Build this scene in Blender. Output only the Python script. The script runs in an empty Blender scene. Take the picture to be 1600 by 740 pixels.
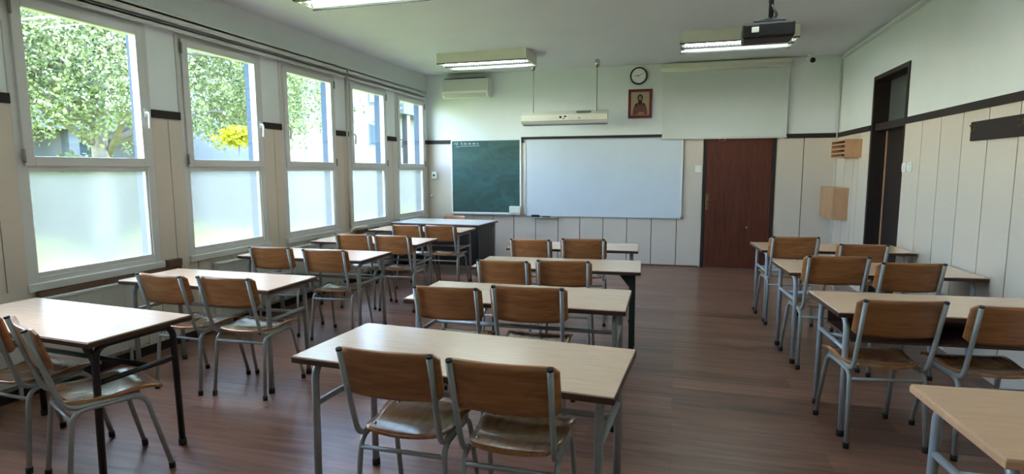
import bpy, bmesh, math, random
import numpy as np
from mathutils import Vector, Matrix
random.seed(7)
S = bpy.context.scene
COL = S.collection
PI = math.pi

# ------------------------------------------------------------------ camera, world, sun, exposure
F_PX, PITCH, YAW, ROLL, CAM_H = 898.3, -0.1165, 0.2809, -0.0035, 1.5
def camera_axes():
    cy, sy, cp, sp = math.cos(YAW), math.sin(YAW), math.cos(PITCH), math.sin(PITCH)
    fwd = Vector((-sy*cp, cy*cp, sp)); rgt = Vector((cy, sy, 0)); up = rgt.cross(fwd)
    cr, sr = math.cos(ROLL), math.sin(ROLL)
    return cr*rgt + sr*up, -sr*rgt + cr*up, fwd
cam_d = bpy.data.cameras.new('camera'); cam = bpy.data.objects.new('camera', cam_d); COL.objects.link(cam)
cam_d.sensor_width = 36.0; cam_d.sensor_fit = 'HORIZONTAL'; cam_d.lens = F_PX/1600*36
cam_d.clip_start = 0.05; cam_d.clip_end = 400
r_, u_, f_ = camera_axes()
M = Matrix((( r_.x, u_.x, -f_.x, 0), (r_.y, u_.y, -f_.y, 0), (r_.z, u_.z, -f_.z, CAM_H), (0, 0, 0, 1)))
cam.matrix_world = M
S.camera = cam

SKY_STRENGTH = 1.6
SUN_STRENGTH = 1.9
TUBE_STRENGTH = 9.0
w = bpy.data.worlds.new('sky'); S.world = w; w.use_nodes = True
wn = w.node_tree.nodes; wl = w.node_tree.links
sky = wn.new('ShaderNodeTexSky'); sky.sky_type = 'NISHITA'; sky.sun_disc = False
sky.sun_elevation = math.radians(52); sky.sun_rotation = math.radians(280)
sky.air_density = 1.0; sky.dust_density = 0.6; sky.ozone_density = 1.0
wl.new(sky.outputs[0], wn['Background'].inputs[0]); wn['Background'].inputs[1].default_value = SKY_STRENGTH
sun_d = bpy.data.lights.new('sun', 'SUN'); sun_d.energy = SUN_STRENGTH; sun_d.angle = math.radians(0.6); sun_d.color = (1, .96, .88)
sun = bpy.data.objects.new('sun', sun_d); COL.objects.link(sun); sun.location = (20, -6, 30)
sun.rotation_euler = Vector((-0.62, 0.22, -0.75)).to_track_quat('-Z', 'Y').to_euler()
S.view_settings.view_transform = 'Standard'; S.view_settings.look = 'None'
S.view_settings.gamma = 1.0; S.view_settings.use_curve_mapping = False
S.view_settings.exposure = 1.55
S.cycles.max_bounces = 14; S.cycles.diffuse_bounces = 6; S.cycles.transmission_bounces = 12
S.cycles.transparent_max_bounces = 24; S.cycles.sample_clamp_indirect = 6.0
S.cycles.use_denoising = True

# ------------------------------------------------------------------ mesh helpers
class MB:
    """collects shapes and links them as one mesh object"""
    def __init__(s): s.bm = bmesh.new(); s.mi = 0
    def quad(s, vs):
        f = s.bm.faces.new([s.bm.verts.new(v) for v in vs]); f.material_index = s.mi; return f
    def box(s, x0, x1, y0, y1, z0, z1):
        return s.hexa([(x0,y0,z0),(x1,y0,z0),(x1,y1,z0),(x0,y1,z0),(x0,y0,z1),(x1,y0,z1),(x1,y1,z1),(x0,y1,z1)])
    def hexa(s, p):
        v = [s.bm.verts.new(q) for q in p]
        for idx in ((3,2,1,0),(4,5,6,7),(0,1,5,4),(1,2,6,5),(2,3,7,6),(3,0,4,7)):
            s.bm.faces.new([v[i] for i in idx]).material_index = s.mi
        return s
    def rbox(s, x0, x1, y0, y1, z0, z1, b=.004, seg=2):
        t = bmesh.new(); o = MB.__new__(MB); o.bm = t; o.mi = s.mi; o.box(x0,x1,y0,y1,z0,z1)
        bmesh.ops.bevel(t, geom=t.edges[:], offset=b, segments=seg, affect='EDGES', profile=.5)
        s.merge(t); return s
    def merge(s, t, mat=None):
        mp = {}
        for v in t.verts: mp[v] = s.bm.verts.new(mat @ v.co if mat else v.co)
        for f in t.faces:
            try:
                g = s.bm.faces.new([mp[v] for v in f.verts]); g.material_index = s.mi; g.smooth = f.smooth
            except ValueError: pass
        t.free()
    def prism(s, poly, axis, a0, a1):
        """poly: 2-D outline; extruded along axis from a0 to a1"""
        def P(q, a):
            if axis == 0: return (a, q[0], q[1])
            if axis == 1: return (q[0], a, q[1])
            return (q[0], q[1], a)
        A = [s.bm.verts.new(P(q, a0)) for q in poly]; B = [s.bm.verts.new(P(q, a1)) for q in poly]
        fs = [s.bm.faces.new(A), s.bm.faces.new(B[::-1])]
        n = len(poly)
        for i in range(n): fs.append(s.bm.faces.new([A[i], B[i], B[(i+1)%n], A[(i+1)%n]]))
        for f in fs: f.material_index = s.mi
        bmesh.ops.recalc_face_normals(s.bm, faces=fs); return s
    def tube(s, pts, r, n=10, bend=0, closed_caps=True, flat=None):
        P = [Vector(p) for p in pts]
        if bend:
            Q = [P[0]]
            for i in range(1, len(P)-1):
                a, b, c = P[i-1], P[i], P[i+1]
                d1 = (a-b); d2 = (c-b); k = min(bend, d1.length*.48, d2.length*.48)
                s0 = b + d1.normalized()*k; s1 = b + d2.normalized()*k
                for j in range(7):
                    t = j/6; Q.append((1-t)**2*s0 + 2*t*(1-t)*b + t*t*s1)
            Q.append(P[-1]); P = Q
        tang = []
        for i in range(len(P)):
            a = P[max(i-1,0)]; b = P[min(i+1,len(P)-1)]; tang.append((b-a).normalized())
        ref = Vector((0,0,1)) if abs(tang[0].z) < .9 else Vector((1,0,0))
        nrm = tang[0].cross(ref).normalized(); rings = []
        for i, p in enumerate(P):
            nrm = (nrm - tang[i]*nrm.dot(tang[i])).normalized(); bn = tang[i].cross(nrm)
            rr = r[min(i, len(r)-1)] if isinstance(r, (list, tuple)) else r
            rings.append([s.bm.verts.new(p + rr*(math.cos(2*PI*k/n)*nrm + math.sin(2*PI*k/n)*bn)) for k in range(n)])
        for a, b in zip(rings[:-1], rings[1:]):
            for k in range(n):
                f = s.bm.faces.new([a[k], a[(k+1)%n], b[(k+1)%n], b[k]]); f.smooth = True; f.material_index = s.mi
        if closed_caps:
            s.bm.faces.new(rings[0][::-1]).material_index = s.mi; s.bm.faces.new(rings[-1]).material_index = s.mi
        return s
    def lathe(s, prof, c, axis='Z', n=24):
        rings = []
        for (r, h) in prof:
            ring = []
            for k in range(n):
                a = 2*PI*k/n; x, y = r*math.cos(a), r*math.sin(a)
                q = (x, y, h) if axis == 'Z' else ((x, h, y) if axis == 'Y' else (h, x, y))
                ring.append(s.bm.verts.new(Vector(c)+Vector(q)))
            rings.append(ring)
        fs = []
        for a, b in zip(rings[:-1], rings[1:]):
            for k in range(n):
                f = s.bm.faces.new([a[k], a[(k+1)%n], b[(k+1)%n], b[k]]); f.smooth = True; f.material_index = s.mi; fs.append(f)
        for R_ in (rings[0][::-1], rings[-1]):
            f = s.bm.faces.new(R_); f.material_index = s.mi; fs.append(f)
        bmesh.ops.recalc_face_normals(s.bm, faces=fs); return s
    def sheet(s, fn, nu, nv, th):
        """curved board: fn(u,v) -> (point, normal); thickness th on both faces"""
        T = [[None]*(nv+1) for _ in range(nu+1)]; B = [[None]*(nv+1) for _ in range(nu+1)]
        for i in range(nu+1):
            for j in range(nv+1):
                p, nn = fn(i/nu, j/nv); p = Vector(p); nn = Vector(nn).normalized()
                T[i][j] = s.bm.verts.new(p + nn*th/2); B[i][j] = s.bm.verts.new(p - nn*th/2)
        fs = []
        def F(q, sm=True):
            f = s.bm.faces.new(q); f.smooth = sm; f.material_index = s.mi; fs.append(f)
        for i in range(nu):
            for j in range(nv):
                F([T[i][j], T[i+1][j], T[i+1][j+1], T[i][j+1]]); F([B[i][j+1], B[i+1][j+1], B[i+1][j], B[i][j]])
        for i in range(nu):
            F([T[i+1][0], T[i][0], B[i][0], B[i+1][0]], False); F([T[i][nv], T[i+1][nv], B[i+1][nv], B[i][nv]], False)
        for j in range(nv):
            F([T[0][j], T[0][j+1], B[0][j+1], B[0][j]], False); F([T[nu][j+1], T[nu][j], B[nu][j], B[nu][j+1]], False)
        bmesh.ops.recalc_face_normals(s.bm, faces=fs); return s
    def ball(s, c, r, sx=1, sy=1, sz=1, n=10):
        t = bmesh.new(); bmesh.ops.create_uvsphere(t, u_segments=n*2, v_segments=n, radius=r)
        for f in t.faces: f.smooth = True
        s.merge(t, Matrix.Translation(c) @ Matrix.Diagonal((sx, sy, sz, 1))); return s
    def build(s, name, mats, parent=None, loc=None):
        me = bpy.data.meshes.new(name); s.bm.to_mesh(me); s.bm.free()
        for m in (mats if isinstance(mats, (list, tuple)) else [mats]): me.materials.append(m)
        o = bpy.data.objects.new(name, me); COL.objects.link(o)
        if parent: o.parent = parent
        if loc: o.location = loc
        return o

def tag(o, label=None, cat=None, group=None, kind=None):
    if label: o['label'] = label
    if cat: o['category'] = cat
    if group: o['group'] = group
    if kind: o['kind'] = kind
    return o
def thing(name, label, cat, loc=(0,0,0), rz=0, group=None, scale=1):
    o = bpy.data.objects.new(name, None); COL.objects.link(o); o.empty_display_size = .1
    o.location = loc; o.rotation_euler = (0, 0, rz); o.scale = (scale,)*3
    return tag(o, label, cat, group)
def struct(o): o['kind'] = 'structure'; return o
def copy_tree(o, parent=None):
    c = o.copy(); COL.objects.link(c)
    if parent: c.parent = parent
    for ch in list(o.children): copy_tree(ch, c)
    return c

# ------------------------------------------------------------------ materials
def hexc(r, g, b):
    f = lambda c: (c/255/12.92 if c/255 <= .04045 else ((c/255+.055)/1.055)**2.4)
    return (f(r), f(g), f(b), 1)
def mat(name, col, rough=.5, metal=0, noise=0, nscale=8, bump=0, bscale=60, spec=.5, coat=0, stretch=(1,1,1), emit=0):
    m = bpy.data.materials.new(name); m.use_nodes = True; nt = m.node_tree; N = nt.nodes; Lk = nt.links
    b = N['Principled BSDF']; b.inputs['Base Color'].default_value = col; b.inputs['Roughness'].default_value = rough
    b.inputs['Metallic'].default_value = metal; b.inputs['Specular IOR Level'].default_value = spec
    b.inputs['Coat Weight'].default_value = coat; b.inputs['Coat Roughness'].default_value = .12
    if emit: b.inputs['Emission Color'].default_value = col; b.inputs['Emission Strength'].default_value = emit
    tc = N.new('ShaderNodeTexCoord'); mp = N.new('ShaderNodeMapping'); mp.inputs['Scale'].default_value = stretch
    Lk.new(tc.outputs['Object'], mp.inputs['Vector'])
    nz = N.new('ShaderNodeTexNoise'); nz.inputs['Scale'].default_value = nscale; nz.inputs['Detail'].default_value = 5
    Lk.new(mp.outputs['Vector'], nz.inputs['Vector'])
    rp = N.new('ShaderNodeValToRGB'); k = noise
    rp.color_ramp.elements[0].position = .3; rp.color_ramp.elements[1].position = .7
    rp.color_ramp.elements[0].color = tuple(c*(1-k) for c in col[:3])+(1,); rp.color_ramp.elements[1].color = tuple(min(1, c*(1+k)) for c in col[:3])+(1,)
    Lk.new(nz.outputs['Fac'], rp.inputs['Fac']); Lk.new(rp.outputs['Color'], b.inputs['Base Color'])
    if bump:
        n2 = N.new('ShaderNodeTexNoise'); n2.inputs['Scale'].default_value = bscale; n2.inputs['Detail'].default_value = 4
        Lk.new(tc.outputs['Object'], n2.inputs['Vector'])
        bp = N.new('ShaderNodeBump'); bp.inputs['Strength'].default_value = bump; bp.inputs['Distance'].default_value = .004
        Lk.new(n2.outputs['Fac'], bp.inputs['Height']); Lk.new(bp.outputs['Normal'], b.inputs['Normal'])
    return m
def wood(name, c0, c1, rough=.35, coat=0, stretch=(1.2, 14, 14), scale=3, rand=0, dist=1.2, wear=None):
    m = bpy.data.materials.new(name); m.use_nodes = True; nt = m.node_tree; N = nt.nodes; Lk = nt.links
    b = N['Principled BSDF']; b.inputs['Roughness'].default_value = rough; b.inputs['Coat Weight'].default_value = coat; b.inputs['Coat Roughness'].default_value = .15
    tc = N.new('ShaderNodeTexCoord'); mp = N.new('ShaderNodeMapping'); mp.inputs['Scale'].default_value = stretch
    Lk.new(tc.outputs['Object'], mp.inputs['Vector'])
    oi = N.new('ShaderNodeObjectInfo')
    nz = N.new('ShaderNodeTexNoise'); nz.noise_dimensions = '4D'; nz.inputs['Scale'].default_value = scale; nz.inputs['Detail'].default_value = 7
    nz.inputs['Distortion'].default_value = dist
    mw = N.new('ShaderNodeMath'); mw.operation = 'MULTIPLY'; mw.inputs[1].default_value = 37
    Lk.new(oi.outputs['Random'], mw.inputs[0]); Lk.new(mw.outputs[0], nz.inputs['W']); Lk.new(mp.outputs['Vector'], nz.inputs['Vector'])
    rp = N.new('ShaderNodeValToRGB'); rp.color_ramp.elements[0].position = .32; rp.color_ramp.elements[1].position = .68
    rp.color_ramp.elements[0].color = c0; rp.color_ramp.elements[1].color = c1
    Lk.new(nz.outputs['Fac'], rp.inputs['Fac']); out = rp.outputs['Color']
    if wear:
        n3 = N.new('ShaderNodeTexNoise'); n3.noise_dimensions = '4D'; n3.inputs['Scale'].default_value = 7; n3.inputs['Detail'].default_value = 3
        Lk.new(tc.outputs['Object'], n3.inputs['Vector']); Lk.new(mw.outputs[0], n3.inputs['W'])
        r3 = N.new('ShaderNodeValToRGB'); r3.color_ramp.elements[0].position = .5; r3.color_ramp.elements[1].position = .68
        r3.color_ramp.elements[0].color = (0,0,0,1); r3.color_ramp.elements[1].color = (.32,.32,.32,1)
        Lk.new(n3.outputs['Fac'], r3.inputs['Fac'])
        mx = N.new('ShaderNodeMixRGB'); mx.inputs['Color2'].default_value = wear; Lk.new(r3.outputs['Color'], mx.inputs['Fac']); Lk.new(out, mx.inputs['Color1']); out = mx.outputs['Color']
    if rand:
        hs = N.new('ShaderNodeHueSaturation'); mr = N.new('ShaderNodeMapRange')
        mr.inputs['To Min'].default_value = 1-rand; mr.inputs['To Max'].default_value = 1+rand
        Lk.new(oi.outputs['Random'], mr.inputs['Value']); Lk.new(mr.outputs['Result'], hs.inputs['Value']); Lk.new(out, hs.inputs['Color']); out = hs.outputs['Color']
    Lk.new(out, b.inputs['Base Color']); return m

WALL = mat('white_wall_paint', hexc(224, 229, 230), .85, noise=.02, nscale=3, bump=.12, bscale=90)
CEIL = mat('ceiling_paint', hexc(221, 224, 230), .9, noise=.02, nscale=2, bump=.1, bscale=120)
PANEL = mat('beige_wall_panel', hexc(204, 192, 180), .75, noise=.035, nscale=120, bump=.25, bscale=260)
SEAM = mat('panel_joint', hexc(40, 32, 28), .8)
DARK = wood('dark_stained_trim', hexc(30, 20, 17), hexc(42, 28, 24), .75)
PVC = mat('white_pvc', hexc(200, 199, 197), .35, noise=.01)
PLASTIC = mat('white_plastic', hexc(232, 232, 228), .4, noise=.01)
REVEAL = mat('grey_blue_outer_render', hexc(56, 70, 88), .8, noise=.04)
SPINE = mat('dark_grey_metal', hexc(58, 60, 60), .5, noise=.05)
BLACK = mat('black_plastic', hexc(22, 22, 24), .45, noise=.1)
RUBBER = mat('black_rubber', hexc(18, 17, 17), .7, noise=.1)
STEEL = mat('grey_painted_steel', hexc(150, 153, 152), .38, metal=.15, noise=.06, nscale=30)
STEEL_BLUE = mat('pale_blue_grey_painted_steel', hexc(164, 172, 178), .36, metal=.15, noise=.05, nscale=30)
BLACKSTEEL = mat('black_painted_steel', hexc(24, 27, 27), .4, noise=.1)
GREENSTEEL = mat('dark_green_painted_steel', hexc(18, 38, 33), .45, noise=.1)
CHROME = mat('chrome', hexc(190, 188, 182), .22, metal=1)
BRASS = mat('brass', hexc(128, 104, 70), .42, metal=.8)
TOP = wood('beech_laminate', hexc(222, 188, 162), hexc(234, 203, 179), .24, coat=.3, stretch=(2, 26, 26), rand=.04)
TOP_TAN = wood('tan_laminate', hexc(206, 162, 130), hexc(218, 178, 146), .36, stretch=(2, 26, 26))
EDGE = wood('brown_table_edge', hexc(58, 35, 26), hexc(74, 46, 33), .45)
EDGE_TAN = wood('tan_table_edge', hexc(206, 160, 124), hexc(216, 170, 134), .45)
PLY = wood('varnished_beech_ply', hexc(140, 88, 50), hexc(178, 120, 74), .3, coat=.35, rand=.13, stretch=(1.5, 16, 16), scale=2.2)
SEATM = wood('worn_varnished_seat', hexc(124, 76, 42), hexc(166, 112, 66), .22, coat=.5, rand=.14, stretch=(9, 1.5, 9), scale=2.2, wear=hexc(186, 160, 128))
DOORW = wood('mahogany_door', hexc(70, 30, 20), hexc(98, 46, 30), .4, stretch=(9, 9, .8), scale=2.5)
FRAMEW = wood('door_frame_wood', hexc(26, 14, 12), hexc(38, 22, 18), .65, stretch=(9, 9, .8))
BOXWOOD = wood('pale_box_veneer', hexc(176, 134, 100), hexc(194, 152, 116), .5, stretch=(6, 6, 1))
SILLW = wood('brown_sill_wood', hexc(84, 60, 48), hexc(106, 78, 62), .6)
DESKDARK = mat('dark_desk_panel', hexc(28, 27, 29), .45, noise=.1)
SHELFW = wood('brown_shelf', hexc(62, 40, 32), hexc(82, 54, 42), .5)
BOARDW = mat('whiteboard_enamel', hexc(206, 214, 224), .22, noise=.03, nscale=2.2)
ALU = mat('aluminium', hexc(190, 194, 198), .35, metal=.7)
SCREENM = mat('projection_screen_cloth', hexc(208, 214, 212), .8, noise=.01)
CREAM = mat('cream_enamel', hexc(220, 219, 207), .45, noise=.02)
REFLECT = mat('lamp_reflector', hexc(228, 232, 226), .3, noise=.01)
GREYMET = mat('grey_metal', hexc(128, 128, 126), .4, metal=.4)
PAPER = mat('white_paper', hexc(236, 236, 232), .8)
PALEGREY = mat('pale_radiator_enamel', hexc(196, 196, 190), .4, noise=.02)
CABLE = mat('dirty_white_cable', hexc(196, 192, 180), .6)
TUBE = mat('fluorescent_tube', (.88, 1.0, .98, 1), .4, emit=TUBE_STRENGTH)

def chalk_mat():
    m = mat('green_chalkboard', hexc(34, 84, 84), .55, noise=.04, nscale=3); nt = m.node_tree; N = nt.nodes; Lk = nt.links
    tc = N.new('ShaderNodeTexCoord'); mp = N.new('ShaderNodeMapping'); mp.inputs['Rotation'].default_value = (0, .5, 0); mp.inputs['Scale'].default_value = (1.2, 1, 2.6)
    nz = N.new('ShaderNodeTexNoise'); nz.inputs['Scale'].default_value = 2.3; nz.inputs['Detail'].default_value = 6; nz.inputs['Distortion'].default_value = 1.5
    Lk.new(tc.outputs['Object'], mp.inputs['Vector']); Lk.new(mp.outputs['Vector'], nz.inputs['Vector'])
    rp = N.new('ShaderNodeValToRGB'); rp.color_ramp.elements[0].position = .35; rp.color_ramp.elements[1].position = .75
    rp.color_ramp.elements[0].color = hexc(27, 66, 62); rp.color_ramp.elements[1].color = hexc(44, 90, 86)
    Lk.new(nz.outputs['Fac'], rp.inputs['Fac']); Lk.new(rp.outputs['Color'], N['Principled BSDF'].inputs['Base Color']); return m
CHALK = chalk_mat()

def floor_mat():
    m = bpy.data.materials.new('laminate_floor'); m.use_nodes = True; nt = m.node_tree; N = nt.nodes; Lk = nt.links; b = N['Principled BSDF']
    tc = N.new('ShaderNodeTexCoord')
    br = N.new('ShaderNodeTexBrick'); br.inputs['Scale'].default_value = 1; br.inputs['Brick Width'].default_value = 1.25; br.inputs['Row Height'].default_value = .19
    br.inputs['Mortar Size'].default_value = .0012; br.inputs['Mortar Smooth'].default_value = .2; br.offset = .37
    br.inputs['Color1'].default_value = (.25,.25,.25,1); br.inputs['Color2'].default_value = (.75,.75,.75,1); br.inputs['Mortar'].default_value = (0,0,0,1)
    Lk.new(tc.outputs['Object'], br.inputs['Vector'])
    mp = N.new('ShaderNodeMapping'); mp.inputs['Scale'].default_value = (1.1, 13, 1); Lk.new(tc.outputs['Object'], mp.inputs['Vector'])
    ad = N.new('ShaderNodeVectorMath'); ad.operation = 'MULTIPLY_ADD'; ad.inputs[1].default_value = (1,1,1)
    Lk.new(mp.outputs['Vector'], ad.inputs[0]); Lk.new(br.outputs['Color'], ad.inputs[2])
    nz = N.new('ShaderNodeTexNoise'); nz.inputs['Scale'].default_value = 1.6; nz.inputs['Detail'].default_value = 8; nz.inputs['Distortion'].default_value = .9
    Lk.new(ad.outputs['Vector'], nz.inputs['Vector'])
    mx = N.new('ShaderNodeMixRGB'); mx.inputs['Fac'].default_value = .4; Lk.new(nz.outputs['Fac'], mx.inputs['Color1']); Lk.new(br.outputs['Color'], mx.inputs['Color2'])
    rp = N.new('ShaderNodeValToRGB'); e = rp.color_ramp.elements; e[0].position = .3; e[1].position = .68
    e[0].color = hexc(82, 54, 45); e[1].color = hexc(146, 107, 90)
    Lk.new(mx.outputs['Color'], rp.inputs['Fac']); Lk.new(rp.outputs['Color'], b.inputs['Base Color'])
    b.inputs['Roughness'].default_value = .34
    bp = N.new('ShaderNodeBump'); bp.inputs['Strength'].default_value = .12; bp.inputs['Distance'].default_value = .002
    Lk.new(nz.outputs['Fac'], bp.inputs['Height']); Lk.new(bp.outputs['Normal'], b.inputs['Normal']); return m
FLOORM = floor_mat()

def clear_glass():
    m = bpy.data.materials.new('clear_glass'); m.use_nodes = True; nt = m.node_tree; N = nt.nodes; Lk = nt.links
    N.remove(N['Principled BSDF']); t = N.new('ShaderNodeBsdfTransparent'); t.inputs[0].default_value = (.95,.98,.98,1)
    g = N.new('ShaderNodeBsdfGlossy'); g.inputs['Roughness'].default_value = .02
    lw = N.new('ShaderNodeLayerWeight'); pw = N.new('ShaderNodeMath'); pw.operation = 'POWER'; pw.inputs[1].default_value = 5
    ma = N.new('ShaderNodeMath'); ma.operation = 'MULTIPLY_ADD'; ma.inputs[1].default_value = .6; ma.inputs[2].default_value = .03
    Lk.new(lw.outputs['Facing'], pw.inputs[0]); Lk.new(pw.outputs[0], ma.inputs[0])
    mx = N.new('ShaderNodeMixShader'); Lk.new(ma.outputs[0], mx.inputs[0]); Lk.new(t.outputs[0], mx.inputs[1]); Lk.new(g.outputs[0], mx.inputs[2])
    Lk.new(mx.outputs[0], N['Material Output'].inputs[0]); return m
def frosted_glass():
    m = bpy.data.materials.new('frosted_window_film'); m.use_nodes = True; nt = m.node_tree; N = nt.nodes; Lk = nt.links
    N.remove(N['Principled BSDF'])
    rf = N.new('ShaderNodeBsdfRefraction'); rf.inputs['Roughness'].default_value = .15; rf.inputs['IOR'].default_value = 1.4; rf.inputs['Color'].default_value = (.64,.66,.63,1)
    tl = N.new('ShaderNodeBsdfTranslucent'); tl.inputs[0].default_value = (.9,.93,.93,1)
    mx = N.new('ShaderNodeMixShader'); mx.inputs[0].default_value = .08; Lk.new(rf.outputs[0], mx.inputs[1]); Lk.new(tl.outputs[0], mx.inputs[2])
    Lk.new(mx.outputs[0], N['Material Output'].inputs[0]); return m
GLASS, FROST = clear_glass(), frosted_glass()
DARKGLASS = mat('dim_transom_glass', hexc(92, 98, 96), .3, noise=.03)

# ------------------------------------------------------------------ room shell
L, R, D, H = 4.17, 2.16, 9.21, 3.08
BACK = -1.1; T = .30; TL = .175
ZT0, ZT1 = 1.935, 2.0                         # dark trim rail
W0, WS, WW = 2.838, 1.3287, .8346             # windows: first near edge of the glass, pitch, glass width
FO0, FO1 = -.10, .945                         # frame outer edges relative to the glass
ZS0, ZS1 = .715, 2.665                        # window opening

m = MB(); m.box(-L-T, R+T, BACK-T, D+T, -.2, 0); struct(m.build('floor', FLOORM))
m = MB(); m.box(-L-T, R+T, BACK-T, D+T, H, H+.25); struct(m.build('ceiling', CEIL))
m = MB()
m.box(-L-TL, -L, BACK-T, D+T, 0, ZS0); m.box(-L-TL, -L, BACK-T, D+T, ZS1, H)
ys = [BACK-T]
for i in range(-1, 5):
    y0 = W0+i*WS
    ys += [y0+FO0, y0+FO1]
ys.append(D+T)
for a, b in zip(ys[0::2], ys[1::2]): m.box(-L-TL, -L, a, b, ZS0, ZS1)
struct(m.build('wall_left', WALL))
D2A, D2B, D2Z = 7.735, 6.65, 2.55            # side door opening
m = MB(); m.box(R, R+T, BACK-T, D2B, 0, H); m.box(R, R+T, D2A, D+T, 0, H); m.box(R, R+T, D2B, D2A, D2Z, H); m.box(R+T, R+T+.04, D2B-.2, D2A+.2, 0, H)
struct(m.build('wall_right', WALL))
m = MB(); m.box(-L, R, D, D+T, 0, H); struct(m.build('wall_front', WALL))
m = MB(); m.box(-L, R, BACK-T, BACK, 0, H); struct(m.build('wall_back', WALL))

def panelling(name, seams, fixed, along, z0, z1, flip, back_off=.002, th=.012, gap=.011):
    """beige wall boards between seam positions; dark joint strips behind the gaps"""
    m = MB()
    for a, b in zip(seams[:-1], seams[1:]):
        a2, b2 = a+gap/2, b-gap/2
        if along == 'y': m.box(*sorted((fixed, fixed+flip*th)), a2, b2, z0, z1)
        else: m.box(a2, b2, *sorted((fixed, fixed+flip*th)), z0, z1)
    m.mi = 1
    for a in seams[1:-1]:
        if along == 'y': m.box(*sorted((fixed, fixed+flip*back_off)), a-gap/2, a+gap/2, z0, z1)
        else: m.box(a-gap/2, a+gap/2, *sorted((fixed, fixed+flip*back_off)), z0, z1)
    return struct(m.build(name, [PANEL, SEAM]))
panelling('trim_1', [-L, -3.69, -3.335, -2.982, -2.622, -2.249, -1.872, -1.513, -1.141, -.766, -.39, -.012, .351], D, 'x', 0, ZT0, -1)
panelling('trim_2', [1.356, 1.72, R], D, 'x', 0, ZT0, -1)
ysr = [BACK] + [6.62-.4*k for k in range(19, 0, -1)]
ysr = [y for y in ysr if y >= BACK]
panelling('trim_3', sorted(ysr)+[D2B], R, 'y', 0, ZT0, -1)
panelling('trim_4', [D2A, 8.131, 8.351, 8.75, D-.012], R, 'y', 0, ZT0, -1)
m = MB(); m.box(R-.022, R, BACK, D2B-.001, ZT0, ZT1); m.box(R-.022, R, D2A+.001, D-.0, ZT0, ZT1); struct(m.build('trim_5', DARK))
m = MB(); m.box(-L, -3.715, D-.022, D, ZT0, ZT1); m.box(-2.49, -.25, D-.026, D, ZT0, ZT1+.028); m.box(1.45, R-.022, D-.022, D, ZT0, ZT1); struct(m.build('trim_6', DARK))
# left wall: piers between the windows, board below the sills
m = MB(); m2 = MB()
gaps = list(zip(ys[0::2], ys[1::2]))
for a, b in gaps:
    b = min(b, D-.012); a = max(a, BACK)
    c = a + (b-a)*.55
    m.mi = 0; m.box(-L, -L+.012, a, c-.0035, ZS0, ZT0); m.box(-L, -L+.012, c+.0035, b, ZS0, ZT0)
    m.mi = 1; m.box(-L, -L+.002, c-.0035, c+.0035, ZS0, ZT0)
    m2.box(-L, -L+.022, a, b, ZT0, ZT1)
yy = [BACK] + [y for y in np.arange(-.7, 9.1, .405)] + [D-.012]
for a, b in zip(yy[:-1], yy[1:]):
    m.mi = 0; m.box(-L, -L+.012, a+.0035, b-.0035, 0, ZS0)
    m.mi = 1; m.box(-L, -L+.002, b-.0035, b+.0035, 0, ZS0)
struct(m.build('trim_7', [PANEL, SEAM])); struct(m2.build('trim_8', DARK))
m = MB(); m.box(-L+.012, -L+.026, BACK, D-.012, 0, .07); struct(m.build('baseboard_left', DARK))
m = MB(); m.box(-L+.026, .33, D-.022, D-.012, 0, .02); struct(m.build('baseboard_front', SILLW))
# cable duct below the ceiling on the right, and pipe in the front right corner
m = MB(); m.rbox(R-.03, R, BACK, D-.001, H-.075, H-.045, .006); struct(m.build('trim_9', PVC))
m = MB(); m.rbox(R-.034, R-.012, D-.034, D-.012, .0, H-.08, .006); struct(m.build('trim_10', PVC))

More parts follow.
